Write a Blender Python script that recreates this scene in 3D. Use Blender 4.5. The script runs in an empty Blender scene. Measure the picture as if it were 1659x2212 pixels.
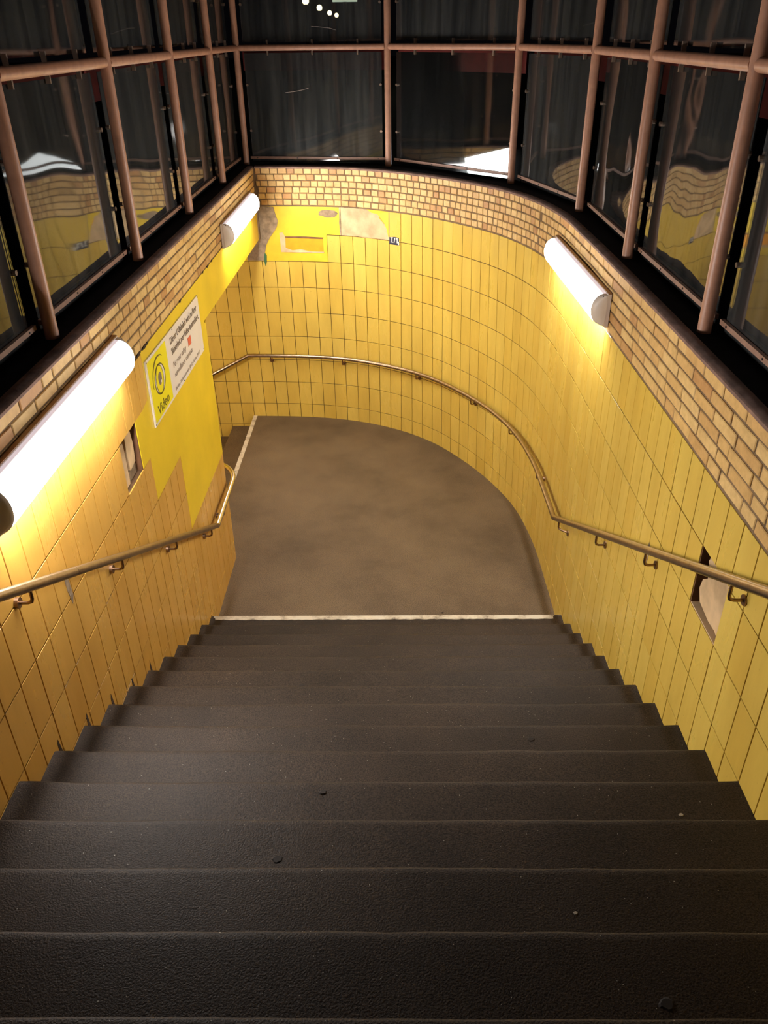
import bpy, bmesh, math, random
from mathutils import Vector, Matrix
random.seed(7)
C = bpy.context.scene.collection
scn = bpy.context.scene

# ---------------------------------------------------------------- camera
cam_d = bpy.data.cameras.new('camera'); cam = bpy.data.objects.new('camera', cam_d); C.objects.link(cam)
R_ = ((0.99989429, 0.00853573, -0.01177063), (-0.00563870, -0.51854510, -0.85503169), (-0.01340192, 0.85500767, -0.51844215))
m = Matrix(((R_[0][0], -R_[1][0], -R_[2][0], 0.0), (R_[0][1], -R_[1][1], -R_[2][1], -5.3161535),
            (R_[0][2], -R_[1][2], -R_[2][2], 4.42490126), (0, 0, 0, 1)))
cam.matrix_world = m
cam_d.sensor_fit = 'VERTICAL'; cam_d.sensor_height = 36.0; cam_d.sensor_width = 27.0
cam_d.lens = 1714.92 / 2212 * 36.0; cam_d.clip_start = 0.02; cam_d.clip_end = 300
scn.camera = cam
# ---------------------------------------------------------------- night world, exposure
w = bpy.data.worlds.new('night'); scn.world = w; w.use_nodes = True
w.node_tree.nodes['Background'].inputs[0].default_value = (0.010, 0.009, 0.012, 1)
w.node_tree.nodes['Background'].inputs[1].default_value = 0.12
scn.view_settings.view_transform = 'Standard'; scn.view_settings.look = 'None'
scn.view_settings.gamma = 1.0; scn.view_settings.exposure = 0.0
scn.view_settings.use_curve_mapping = False
LAMP_E = 69.0

# ---------------------------------------------------------------- constants (metres)
XL, XR, RUN, RISE, RZ = -1.572, 1.413, 0.30843, 0.16, 0.1735
ZC, ZT, TH, TW = 3.148, 2.724, 0.31664, 0.1601
NS = 17
YTOP = -NS * RUN
ZG = RZ + NS * RISE

# ---------------------------------------------------------------- materials
def nodes(name):
    mt = bpy.data.materials.new(name); mt.use_nodes = True
    nt = mt.node_tree; return mt, nt, nt.nodes['Principled BSDF']
def N(nt, t, **k):
    n = nt.nodes.new(t)
    for a, v in k.items(): setattr(n, a, v)
    return n
def noise(nt, scale, detail=4, rough=.55, src='Object', stretch=None):
    tc = N(nt, 'ShaderNodeTexCoord'); n = N(nt, 'ShaderNodeTexNoise')
    n.inputs['Scale'].default_value = scale; n.inputs['Detail'].default_value = detail; n.inputs['Roughness'].default_value = rough
    if stretch:
        mp = N(nt, 'ShaderNodeMapping'); mp.inputs['Scale'].default_value = stretch
        nt.links.new(tc.outputs[src], mp.inputs[0]); nt.links.new(mp.outputs[0], n.inputs['Vector'])
    else: nt.links.new(tc.outputs[src], n.inputs['Vector'])
    return n
def ramp(nt, inp, stops):
    r = N(nt, 'ShaderNodeValToRGB'); el = r.color_ramp.elements
    while len(el) > 1: el.remove(el[0])
    el[0].position, el[0].color = stops[0][0], tuple(stops[0][1]) + (1,)
    for p, c in stops[1:]:
        e = el.new(p); e.color = tuple(c) + (1,)
    nt.links.new(inp, r.inputs[0]); return r
def mixc(nt, a, b, f, mode='MIX'):
    x = N(nt, 'ShaderNodeMix', data_type='RGBA', blend_type=mode)
    for sock, v in ((x.inputs[6], a), (x.inputs[7], b), (x.inputs[0], f)):
        if hasattr(v, 'is_linked') or hasattr(v, 'node'): nt.links.new(v, sock)
        else: sock.default_value = (tuple(v) + (1,)) if hasattr(v, '__len__') else v
    return x.outputs[2]
def bump(nt, b, h, strength, dist=.01):
    n = N(nt, 'ShaderNodeBump'); n.inputs['Strength'].default_value = strength; n.inputs['Distance'].default_value = dist
    nt.links.new(h, n.inputs['Height']); nt.links.new(n.outputs[0], b.inputs['Normal'])
def plain(name, col, rough=.6, metal=0, var=.12, scale=12, bmp=0, spec=None):
    mt, nt, b = nodes(name)
    n = noise(nt, scale)
    r = ramp(nt, n.outputs[0], [(.3, [c * (1 - var) for c in col]), (.7, [min(1, c * (1 + var)) for c in col])])
    nt.links.new(r.outputs[0], b.inputs['Base Color'])
    b.inputs['Roughness'].default_value = rough; b.inputs['Metallic'].default_value = metal
    if spec is not None: b.inputs['Specular IOR Level'].default_value = spec
    if bmp: bump(nt, b, n.outputs[0], bmp)
    return mt
def emit(name, col, e):
    mt, nt, b = nodes(name)
    b.inputs['Base Color'].default_value = (.8, .8, .8, 1)
    b.inputs['Emission Color'].default_value = tuple(col) + (1,); b.inputs['Emission Strength'].default_value = e
    return mt
def tile_mat(name, lo, hi, rough=.22):
    mt, nt, b = nodes(name)
    at = N(nt, 'ShaderNodeAttribute', attribute_name='tint')
    r = ramp(nt, at.outputs['Fac'], [(0, lo), (.5, [(a + c) / 2 for a, c in zip(lo, hi)]), (1, hi)])
    n = noise(nt, 3.0, 6, .65, stretch=(1, 1, .25))
    rr = ramp(nt, n.outputs[0], [(.25, (.80, .76, .68)), (.6, (1, 1, 1))])
    n2 = noise(nt, 38, 3)
    r2 = ramp(nt, n2.outputs[0], [(.22, (.5, .38, .25)), (.30, (1, 1, 1))])
    c = mixc(nt, r.outputs[0], rr.outputs[0], 1.0, 'MULTIPLY'); c = mixc(nt, c, r2.outputs[0], .7, 'MULTIPLY')
    nt.links.new(c, b.inputs['Base Color']); b.inputs['Roughness'].default_value = rough
    b.inputs['Specular IOR Level'].default_value = .45
    rg = ramp(nt, n.outputs[0], [(.3, (.42,) * 3), (.7, (rough,) * 3)]); nt.links.new(rg.outputs[0], b.inputs['Roughness'])
    bump(nt, b, noise(nt, 9, 2).outputs[0], .05, .004)
    return mt
M_tile_r = tile_mat('glazed_tile_yellow', (.74, .51, .085), (.80, .59, .120))
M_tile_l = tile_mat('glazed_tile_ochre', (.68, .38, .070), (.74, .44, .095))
def brick_mat():
    mt, nt, b = nodes('sandy_brick')
    at = N(nt, 'ShaderNodeAttribute', attribute_name='tint')
    r = ramp(nt, at.outputs['Fac'], [(0, (.55, .29, .10)), (.12, (.68, .42, .15)), (.5, (.76, .50, .18)), (1, (.82, .58, .24))])
    n = noise(nt, 14, 6, .7)
    rr = ramp(nt, n.outputs[0], [(.25, (.72, .66, .58)), (.6, (1, 1, 1))])
    nt.links.new(mixc(nt, r.outputs[0], rr.outputs[0], 1.0, 'MULTIPLY'), b.inputs['Base Color'])
    b.inputs['Roughness'].default_value = .55; bump(nt, b, noise(nt, 60, 4).outputs[0], .35, .004); return mt
M_brick = brick_mat()
def grout_mat():
    mt, nt, b = nodes('tile_grout')
    n = noise(nt, 1.6, 5, .7)
    r = ramp(nt, n.outputs[0], [(.40, (.045, .018, .006)), (.56, (.10, .050, .018)), (.63, (.34, .22, .09)), (.72, (.60, .47, .25))])
    nt.links.new(r.outputs[0], b.inputs['Base Color']); b.inputs['Roughness'].default_value = .9; return mt
M_grout = grout_mat()
M_mortar = plain('brick_mortar', (.20, .13, .07), .95, var=.3, scale=9, bmp=.5)
M_render = plain('coping_mortar', (.24, .15, .12), .95, var=.35, scale=10, bmp=.6)
M_black = plain('shade_black_ledge', (.006, .006, .007), .95, var=.3, spec=.1)  # near-black colour carries the shade on the unlit wall tops
M_paint = plain('yellow_wall_paint', (.80, .58, .022), .38, var=.07, scale=3, bmp=.06)
M_paint2 = plain('bright_yellow_paint', (.78, .56, .030), .5, var=.12, scale=5, bmp=.12)
M_orange = plain('orange_render', (.85, .36, .012), .5, var=.12, scale=9, bmp=.15)
M_conc = plain('bare_concrete', (.60, .43, .24), .9, var=.30, scale=6, bmp=.5)
M_concd = plain('rough_grey_mortar', (.30, .22, .14), .95, var=.4, scale=16, bmp=.8)
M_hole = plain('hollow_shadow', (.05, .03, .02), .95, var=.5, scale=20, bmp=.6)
M_green = plain('green_stain', (.05, .15, .06), .7)
M_rust = plain('rusty_edge', (.16, .07, .03), .8, var=.3)
def floor_mat(name, base, warm, spk=.35, rough=.62, spec=.35):
    mt, nt, b = nodes(name)
    n = noise(nt, 1.1, 6, .62); r = ramp(nt, n.outputs[0], [(.30, [c * .62 for c in base]), (.5, base), (.68, warm)])
    n2 = noise(nt, 170, 2, .6); r2 = ramp(nt, n2.outputs[0], [(.34, (.30, .27, .26)), (.50, (1, 1, 1)), (.70, (1.9, 1.75, 1.55))])
    c = mixc(nt, r.outputs[0], r2.outputs[0], .8, 'MULTIPLY')
    tc = N(nt, 'ShaderNodeTexCoord'); v = N(nt, 'ShaderNodeTexVoronoi'); v.inputs['Scale'].default_value = 70
    nt.links.new(tc.outputs['Object'], v.inputs['Vector'])
    rv = ramp(nt, v.outputs['Distance'], [(.06, (1, 1, 1)), (.13, (0, 0, 0))])
    sep = N(nt, 'ShaderNodeSeparateColor'); nt.links.new(v.outputs['Color'], sep.inputs[0])
    mth = N(nt, 'ShaderNodeMath', operation='GREATER_THAN'); mth.inputs[1].default_value = 1 - spk * .18; nt.links.new(sep.outputs[0], mth.inputs[0])
    mm = N(nt, 'ShaderNodeMath', operation='MULTIPLY'); nt.links.new(rv.outputs[0], mm.inputs[0]); nt.links.new(mth.outputs[0], mm.inputs[1])
    m3 = N(nt, 'ShaderNodeMath', operation='MULTIPLY'); nt.links.new(mm.outputs[0], m3.inputs[0]); m3.inputs[1].default_value = spk
    c = mixc(nt, c, (.8, .76, .65), m3.outputs[0])
    nt.links.new(c, b.inputs['Base Color']); b.inputs['Roughness'].default_value = rough
    b.inputs['Specular IOR Level'].default_value = spec
    bump(nt, b, n2.outputs[0], .45 + spk * .15, .004); return mt
M_floor = floor_mat('worn_asphalt_floor', (.150, .108, .066), (.185, .135, .082))
M_step = floor_mat('gritty_stair_stone', (.037, .0265, .0190), (.050, .0350, .0240), .6, .55, .21)
M_ground = floor_mat('street_paving', (.03, .03, .03), (.04, .04, .04), .1)
M_strip = None
def strip_mat():
    mt, nt, b = nodes('white_edge_marking')
    n = noise(nt, 7, 6, .7); r = ramp(nt, n.outputs[0], [(.30, (.14, .10, .07)), (.42, (.55, .48, .36)), (.55, (.72, .66, .52))])
    nt.links.new(r.outputs[0], b.inputs['Base Color']); b.inputs['Roughness'].default_value = .7; return mt
M_strip = strip_mat()
M_steel = plain('brushed_rail_steel', (.40, .32, .23), .30, metal=1, var=.15, scale=25)
M_steel2 = plain('polished_rail_steel', (.75, .72, .66), .18, metal=1, var=.1, scale=25)
M_bracket = plain('dark_bracket_metal', (.30, .19, .12), .38, metal=1, var=.25, scale=40)
M_post = plain('brown_painted_steel', (.50, .26, .17), .42, var=.12, scale=18)
M_clamp = plain('pinkish_clamp_bar', (.34, .19, .13), .5, var=.15, scale=18)
M_clip = plain('zinc_clip', (.30, .22, .17), .45, metal=.7)
M_bolt = plain('dark_bolt', (.03, .02, .02), .5)
M_fascia = plain('maroon_board', (.26, .035, .030), .6, var=.2)
M_lampbody = plain('cream_lamp_plate', (.72, .64, .58), .45, var=.04)
M_diff = emit('lit_diffuser', (1.0, .94, .90), LAMP_E)
def tube_profile(mt):
    # the tube lies low and close to the wall, so the underside of the cover glows most
    nt = mt.node_tree; tc = N(nt, 'ShaderNodeTexCoord'); sp = N(nt, 'ShaderNodeSeparateXYZ'); nt.links.new(tc.outputs['Object'], sp.inputs[0])
    mr = N(nt, 'ShaderNodeMapRange'); mr.inputs['From Min'].default_value = -.100; mr.inputs['From Max'].default_value = -.070
    mr.inputs['To Min'].default_value = LAMP_E * 1.25; mr.inputs['To Max'].default_value = LAMP_E * .85
    nt.links.new(sp.outputs[2], mr.inputs['Value'])
    up = N(nt, 'ShaderNodeMapRange', interpolation_type='SMOOTHSTEP'); up.inputs['From Min'].default_value = .062; up.inputs['From Max'].default_value = .1015
    up.inputs['To Min'].default_value = 1.0; up.inputs['To Max'].default_value = .012; nt.links.new(sp.outputs[2], up.inputs['Value'])
    ml = N(nt, 'ShaderNodeMath', operation='MULTIPLY'); nt.links.new(mr.outputs[0], ml.inputs[0]); nt.links.new(up.outputs[0], ml.inputs[1])
    nt.links.new(ml.outputs[0], nt.nodes['Principled BSDF'].inputs['Emission Strength'])
tube_profile(M_diff)
M_cap = emit('translucent_lamp_top', (.95, .80, .86), .62)
M_end = plain('cream_lamp_end', (.78, .70, .62), .4, var=.04)
M_white = plain('white_sign_enamel', (.80, .74, .66), .35, var=.03, scale=4)
M_signy = plain('yellow_sign_enamel', (.90, .80, .01), .35, var=.03, scale=4)
M_olive = plain('olive_black_print', (.10, .075, .01), .5, var=.1)
M_text = plain('grey_brown_print', (.17, .13, .12), .5, var=.1)
M_textl = plain('pale_grey_print', (.40, .33, .29), .5, var=.1)
M_red = plain('red_print', (.75, .12, .06), .5, var=.05)
M_navy = plain('navy_enamel', (.012, .018, .05), .3)
M_enamel = plain('white_lettering', (.8, .78, .7), .4)
def glass_mat(name, tint, dust, wave, dist):
    mt = bpy.data.materials.new(name); mt.use_nodes = True; nt = mt.node_tree; nt.nodes.clear()
    out = N(nt, 'ShaderNodeOutputMaterial')
    tr = N(nt, 'ShaderNodeBsdfTransparent'); tr.inputs[0].default_value = tuple(tint) + (1,)
    gl = N(nt, 'ShaderNodeBsdfGlossy'); gl.inputs['Roughness'].default_value = .035; gl.inputs[0].default_value = (.95, .95, .95, 1)
    df = N(nt, 'ShaderNodeBsdfDiffuse')
    st = noise(nt, 9, 5, .7, stretch=(1, 1, .06))
    rs = ramp(nt, st.outputs[0], [(.3, (.30, .32, .34)), (.7, (.62, .63, .60))]); nt.links.new(rs.outputs[0], df.inputs[0])
    rd = ramp(nt, st.outputs[0], [(.3, (dust * .5,) * 3), (.75, (dust * 1.6,) * 3)])
    fr = N(nt, 'ShaderNodeFresnel'); fr.inputs[0].default_value = 1.50
    bp = N(nt, 'ShaderNodeBump'); bp.inputs['Strength'].default_value = wave; bp.inputs['Distance'].default_value = dist
    wv = noise(nt, 1.5, 2, .4); nt.links.new(wv.outputs[0], bp.inputs['Height'])
    nt.links.new(bp.outputs[0], gl.inputs['Normal']); nt.links.new(bp.outputs[0], fr.inputs['Normal'])
    m1 = N(nt, 'ShaderNodeMixShader'); nt.links.new(rd.outputs[0], m1.inputs[0]); nt.links.new(tr.outputs[0], m1.inputs[1]); nt.links.new(df.outputs[0], m1.inputs[2])
    m2 = N(nt, 'ShaderNodeMixShader'); nt.links.new(fr.outputs[0], m2.inputs[0]); nt.links.new(m1.outputs[0], m2.inputs[1]); nt.links.new(gl.outputs[0], m2.inputs[2])
    nt.links.new(m2.outputs[0], out.inputs[0]); return mt
M_glass = glass_mat('grimy_acrylic_pane', (.45, .47, .47), .075, .10, .015)
M_glassw = glass_mat('warped_acrylic_pane', (.45, .47, .45), .05, .30, .04)
M_glassc = glass_mat('clearer_acrylic_pane', (.80, .82, .82), .012, .08, .015)
M_scratch = plain('pale_scratch', (.6, .5, .45), .6)

# ---------------------------------------------------------------- builders
class MB:
    def __init__(s): s.v = []; s.f = []; s.t = []; s.sm = False
    def add(s, vs, fs, t=.5):
        o = len(s.v); s.v += [tuple(v) for v in vs]; s.f += [tuple(i + o for i in f) for f in fs]; s.t += [t] * len(fs); return s
    def box(s, a, b, t=.5):
        (x0, y0, z0), (x1, y1, z1) = a, b
        return s.add([(x0, y0, z0), (x1, y0, z0), (x1, y1, z0), (x0, y1, z0), (x0, y0, z1), (x1, y0, z1), (x1, y1, z1), (x0, y1, z1)],
                     [(0, 3, 2, 1), (4, 5, 6, 7), (0, 1, 5, 4), (1, 2, 6, 5), (2, 3, 7, 6), (3, 0, 4, 7)], t)
    def tube(s, pts, r, n=14, caps=True):
        pts = [Vector(p) for p in pts]; k = len(pts); dirs = []
        for i in range(k):
            a = (pts[i] - pts[i - 1]).normalized() if i else None
            b = (pts[i + 1] - pts[i]).normalized() if i < k - 1 else None
            dirs.append(((a + b).normalized(), 1 / max(.35, math.sqrt(max(.05, (1 + a.dot(b)) / 2)))) if a and b else ((a or b), 1))
        up = Vector((0, 0, 1)) if abs(dirs[0][0].z) < .9 else Vector((1, 0, 0))
        vs = []
        for i in range(k):
            d, sc = dirs[i]; x = d.cross(up).normalized(); y = x.cross(d).normalized(); up = y
            bend = Vector((0, 0, 0))
            if 0 < i < k - 1:
                bend = (pts[i + 1] - pts[i]).normalized() - (pts[i] - pts[i - 1]).normalized()
                bend = bend.normalized() if bend.length > 1e-4 else Vector((0, 0, 0))
            for j in range(n):
                a = 2 * math.pi * j / n; o = x * math.cos(a) * r + y * math.sin(a) * r
                if sc > 1.001: o += bend * o.dot(bend) * (sc - 1)
                vs.append(pts[i] + o)
        fs = [(i * n + j, i * n + (j + 1) % n, (i + 1) * n + (j + 1) % n, (i + 1) * n + j) for i in range(k - 1) for j in range(n)]
        if caps: fs += [tuple(reversed(range(n))), tuple((k - 1) * n + j for j in range(n))]
        return s.add(vs, fs)
    def prism(s, poly, fn, a, b):
        """poly in 2D, fn(u,v,off) -> point; solid between offsets a and b"""
        n = len(poly)
        vs = [fn(u, v, a) for u, v in poly] + [fn(u, v, b) for u, v in poly]
        return s.add(vs, [tuple(reversed(range(n))), tuple(range(n, 2 * n))] + [(i, (i + 1) % n, n + (i + 1) % n, n + i) for i in range(n)])
    def grid(s, us, vs_, fn, a, b):
        """closed curved slab over us x vs_ between offsets a, b"""
        nu, nv = len(us), len(vs_)
        V = [fn(u, v, o) for o in (a, b) for u in us for v in vs_]
        I = lambda k, i, j: k * nu * nv + i * nv + j
        Fs = []
        for i in range(nu - 1):
            for j in range(nv - 1):
                Fs.append((I(1, i, j), I(1, i + 1, j), I(1, i + 1, j + 1), I(1, i, j + 1)))
                Fs.append((I(0, i, j), I(0, i, j + 1), I(0, i + 1, j + 1), I(0, i + 1, j)))
        for i in range(nu - 1):
            Fs.append((I(0, i, 0), I(0, i + 1, 0), I(1, i + 1, 0), I(1, i, 0)))
            Fs.append((I(0, i, nv - 1), I(1, i, nv - 1), I(1, i + 1, nv - 1), I(0, i + 1, nv - 1)))
        for j in range(nv - 1):
            Fs.append((I(0, 0, j), I(1, 0, j), I(1, 0, j + 1), I(0, 0, j + 1)))
            Fs.append((I(0, nu - 1, j), I(0, nu - 1, j + 1), I(1, nu - 1, j + 1), I(1, nu - 1, j)))
        return s.add(V, Fs)
    def build(s, name, mat, parent=None, smooth=False):
        me = bpy.data.meshes.new(name); me.from_pydata(s.v, [], s.f); me.update()
        at = me.attributes.new('tint', 'FLOAT', 'FACE'); at.data.foreach_set('value', s.t)
        bm = bmesh.new(); bm.from_mesh(me); bmesh.ops.recalc_face_normals(bm, faces=bm.faces); bm.to_mesh(me); bm.free()
        if smooth:
            me.polygons.foreach_set('use_smooth', [True] * len(me.polygons))
            try: me.set_sharp_from_angle(angle=math.radians(40))
            except Exception: pass
        me.materials.append(mat)
        o = bpy.data.objects.new(name, me); C.objects.link(o)
        if parent: o.parent = parent
        return o
def tag(o, label, cat, group=None):
    o['label'] = label; o['category'] = cat
    if group: o['group'] = group
    return o
def struct(o, label=None):
    o['kind'] = 'structure'
    if label: o['label'] = label
    return o
def empty(name, loc=(0, 0, 0), rz=0):
    o = bpy.data.objects.new(name, None); C.objects.link(o); o.location = loc; o.rotation_euler = (0, 0, rz); o.empty_display_size = .1
    return o
def copy_tree(o, parent=None):
    c = o.copy(); C.objects.link(c); c.parent = parent
    for ch in list(o.children): copy_tree(ch, c)
    return c

# ---------------------------------------------------------------- wall surfaces
PB = [(1.413, -5.6), (1.413, -2.5), (1.413, -.9), (1.413, -.2), (1.413, .65), (1.39, 1.45), (1.29, 2.1), (1.11, 2.62), (.80, 3.22), (.50, 3.65), (.06, 4.04), (-.55, 4.34), (-1.07, 4.46), (-1.572, 4.50), (-3, 4.52), (-5.5, 4.52)]
PT = [(1.405, -5.6), (1.405, -2.5), (1.405, -.9), (1.40, -.2), (1.389, .65), (1.35, 1.5), (1.22, 2.13), (1.007, 2.65), (.72, 3.08), (.434, 3.413), (.057, 3.753), (-.551, 4.10), (-1.068, 4.2), (-1.572, 4.24), (-3, 4.26), (-5.5, 4.26)]
def spline(P, n=24):
    P = [Vector(p) for p in P]; out = []
    for i in range(len(P) - 1):
        p1, p2 = P[i], P[i + 1]; p0 = P[i - 1] if i else 2 * p1 - p2; p3 = P[i + 2] if i + 2 < len(P) else 2 * p2 - p1
        d1 = (p2 - p1).length; d0 = (p1 - p0).length; d2 = (p3 - p2).length
        m1 = ((p1 - p0) / d0 * d1 + (p2 - p1) / d1 * d0) / (d0 + d1) * d1
        m2 = ((p2 - p1) / d1 * d2 + (p3 - p2) / d2 * d1) / (d1 + d2) * d1
        for j in range(n):
            t = j / n; out.append((2 * t**3 - 3 * t * t + 1) * p1 + (t**3 - 2 * t * t + t) * m1 + (-2 * t**3 + 3 * t * t) * p2 + (t**3 - t * t) * m2)
    out.append(P[-1]); return out
cb, ct = spline(PB), spline(PT)
SS = [0.0]
for i in range(1, len(cb)):
    SS.append(SS[-1] + ((cb[i] + ct[i]) / 2 - (cb[i - 1] + ct[i - 1]) / 2).length)
SS = [x - .2 for x in SS]            # same zero as the survey: the path starts at y = -5.4
import bisect
def at(P, s):
    i = min(max(bisect.bisect(SS, s) - 1, 0), len(SS) - 2); t = (s - SS[i]) / (SS[i + 1] - SS[i])
    return P[i].lerp(P[i + 1], t)
def WR(s, z, off=0.0):
    k = z / ZC
    def f(q): return at(cb, q) * (1 - k) + at(ct, q) * k
    p = f(s); d = (f(s + .04) - f(s - .04)).normalized()
    return (p.x - d.y * off, p.y + d.x * off, z)
SEND = SS[-1]
AR, AY = .33, 1.10                    # rounded pillar corner
def WL(s, z, off=0.0):                # s = y along the straight part, then round the corner
    if s <= AY: return (XL + off, s, z)
    a = (s - AY) / AR
    if a <= math.pi / 2: return (XL - AR + (AR + off) * math.cos(a), AY + (AR + off) * math.sin(a), z)
    return (XL - AR - (s - AY - AR * math.pi / 2), AY + AR + off, z)
SLEND = AY + AR * math.pi / 2 + 3.4

def step_z(y):
    if y > 0: return 0.0
    return RZ + RISE * math.floor(-y / RUN + 1e-6) if y > YTOP else ZG
def tiles(fn, cols, rows, skip, seed, tf=.0075):
    """glazed tiles with real joints; cols, rows are joint positions"""
    rnd = random.Random(seed); b = MB(); g = .0033
    for i in range(len(cols) - 1):
        for j in range(len(rows) - 1):
            u0, u1, v0, v1 = cols[i] + g, cols[i + 1] - g, rows[j] + g, rows[j + 1] - g
            if v1 - v0 < .01 or u1 - u0 < .01: continue
            if skip((u0 + u1) / 2, (v0 + v1) / 2): continue
            t = min(1, max(0, rnd.gauss(.5, .22))); um = (u0 + u1) / 2; e = .0011
            dz = [rnd.uniform(-.0006, .0006) for _ in range(4)]
            O = [(u0, v0), (um, v0), (u1, v0), (u1, v1), (um, v1), (u0, v1)]
            I = [(u0 + e, v0 + e), (um, v0 + e), (u1 - e, v0 + e), (u1 - e, v1 - e), (um, v1 - e), (u0 + e, v1 - e)]
            D = [dz[0], (dz[0] + dz[1]) / 2, dz[1], dz[2], (dz[2] + dz[3]) / 2, dz[3]]
            vs = [fn(u, v, 0) for u, v in O] + [fn(u, v, tf - .0015) for u, v in O] + [fn(u, v, tf + d) for (u, v), d in zip(I, D)]
            fs = [(k, (k + 1) % 6, 6 + (k + 1) % 6, 6 + k) for k in range(6)] + [(6 + k, 6 + (k + 1) % 6, 12 + (k + 1) % 6, 12 + k) for k in range(6)]
            fs += [(12, 13, 16, 17), (13, 14, 15, 16)]
            b.add(vs, fs, t)
    return b
def bricks(fn, s0, s1, z0, widths, seed, n=6, pitch=None, top=3.135):
    rnd = random.Random(seed); b = MB(); pitch = pitch or (top - z0) / n; mo = .011
    for c in range(n):
        s = s0 + rnd.uniform(-.12, 0)
        while s < s1:
            L = widths(s, rnd); a0, a1 = max(s, s0) + mo / 2, min(s + L, s1) - mo / 2; s += L
            if a1 - a0 < .03: continue
            z_0, z_1 = z0 + c * pitch + mo / 2, z0 + (c + 1) * pitch - mo / 2
            J = lambda: rnd.uniform(-.003, .003)
            t = rnd.random() ** 1.0 if rnd.random() > .06 else 0.0
            nx = 2 if L > .15 else 1; us = [a0 + (a1 - a0) * k / nx for k in range(nx + 1)]
            bot = [(u + (J() if k in (0, nx) else 0), z_0 + J() * .6) for k, u in enumerate(us)]
            tp = [(u + (J() if k in (0, nx) else 0), z_1 + J() * .6) for k, u in enumerate(us)][::-1]
            O = bot + tp; m_ = len(O); cu, cv = (a0 + a1) / 2, (z_0 + z_1) / 2; pr_ = .009 + rnd.uniform(-.002, .002)
            sh = lambda u, v: (u + (.004 if u < cu else -.004) * (0 if abs(u - cu) < .02 else 1), v + (.004 if v < cv else -.004))
            vs = [fn(u, v, 0) for u, v in O] + [fn(u, v, pr_ - .0035) for u, v in O] + [fn(*sh(u, v), pr_) for u, v in O]
            fs = [(k, (k + 1) % m_, m_ + (k + 1) % m_, m_ + k) for k in range(m_)] + [(m_ + k, m_ + (k + 1) % m_, 2 * m_ + (k + 1) % m_, 2 * m_ + k) for k in range(m_)]
            q = 2 * m_
            for k in range(nx): fs.append((q + k, q + k + 1, q + m_ - 2 - k, q + m_ - 1 - k))
            b.add(vs, fs, t)
    return b
def frange(a, b, st):
    n = max(1, int(round((b - a) / st))); return [a + (b - a) * i / n for i in range(n + 1)]

# ================================================================= SETTING
# --- right wall (straight, then start of the bend) and back wall
SPLIT = 7.28
def wbase(s): return -1.7 if s > 11.45 else -.25
rows_r = [ZT - TH * k for k in range(14, -1, -1)]
cols_r = []
c0 = 3.103 - TW * 40
while c0 < SEND:
    if c0 > .05: cols_r.append(c0)
    c0 += TW
HR = (2.775, 3.10, 2.09, 2.408)       # missing tiles, right wall
def skip_r(s, z):
    if HR[0] < s < HR[1] and HR[2] < z < HR[3]: return True
    if 9.83 < s and z > 2.41 and s < 11.9: return True
    if 10.63 < s < 11.9 and z > 2.10: return True
    y = WR(s, z)[1]
    if s < 5.7 and z < step_z(y - .16) - .5: return True
    if s < 11.5 and z < -.3: return True
    if s > 11.9 and z > 2.4: return True
    return False
us = frange(.0, SPLIT, .12); vs_ = [-.3, .6, 1.2, 1.8, 2.4, ZC - .01]
def backing(name, s0, s1, z0, z1, holes=()):
    b = MB()
    cuts = sorted({s0, s1, *[h[0] for h in holes], *[h[1] for h in holes]})
    for a, c in zip(cuts[:-1], cuts[1:]):
        inh = [h for h in holes if h[0] <= a and c <= h[1]]
        us_ = frange(a, c, .12)
        if inh:
            b.grid(us_, [z0, inh[0][2]], WR, -.22, 0); b.grid(us_, [inh[0][3], z1], WR, -.22, 0)
            b.grid(us_, [inh[0][2], inh[0][3]], WR, -.22, -.07)
        else: b.grid(us_, [z0, z1], WR, -.22, 0)
    return b.build(name, M_grout)
wall_right = struct(backing('wall_right', .0, SPLIT, -.3, 3.13, [HR]), 'curving yellow tiled wall on the right of the stairs')
wall_back = backing('wall_back', SPLIT, SEND, -1.75, 3.13); struct(wall_back, 'curved yellow tiled wall facing the stairs behind the landing')
tr = tiles(WR, [c for c in cols_r if c <= SPLIT + .01], rows_r, skip_r, 1); cr_ = [c for c in cols_r if c <= SPLIT + .01][-1]
tr.build('tile_facing', M_tile_r, wall_right)
tb = tiles(WR, [c for c in cols_r if c >= cr_ - .001], rows_r, skip_r, 2); tb.build('tile_facing', M_tile_r, wall_back)
wr_w = lambda s, r: (r.choice([.25, .25, .26, .13, .145]) if s < 5.6 else (r.uniform(.13, .2) if s < 6.6 else r.uniform(.082, .108)))
def ex_brick(parent, fn, s0, s1, z0, w_, seed):
    MB().grid(frange(s0, s1, .12), [z0 - .004, ZC - .008], fn, -.03, .0035).build('mortar_bed', M_mortar, parent)
    bricks(fn, s0, s1, z0 + .008, w_, seed).build('brick_band', M_brick, parent)
ex_brick(wall_right, WR, .0, SPLIT, ZT, wr_w, 3); ex_brick(wall_back, WR, SPLIT, 11.41, ZT, wr_w, 4)
def coping(parent, fn, s0, s1):
    b = MB(); us_ = frange(s0, s1, .06)
    jit = [random.uniform(-.002, .002) for _ in us_]
    prof = [(-.05, 3.118), (.008, 3.122), (.014, 3.130), (.013, 3.142), (.004, 3.149), (-.05, 3.151)]
    V = []
    for i, u in enumerate(us_):
        for o, z in prof: V.append(fn(u, z + jit[i] * .6, o + jit[i]))
    n = len(prof)
    Fs = [(i * n + j, i * n + (j + 1) % n, (i + 1) * n + (j + 1) % n, (i + 1) * n + j) for i in range(len(us_) - 1) for j in range(n)]
    Fs += [tuple(range(n)), tuple((len(us_) - 1) * n + j for j in reversed(range(n)))]
    b.add(V, Fs).build('coping', M_render, parent, True)
coping(wall_right, WR, .0, SPLIT); coping(wall_back, WR, SPLIT, 11.41)

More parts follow.
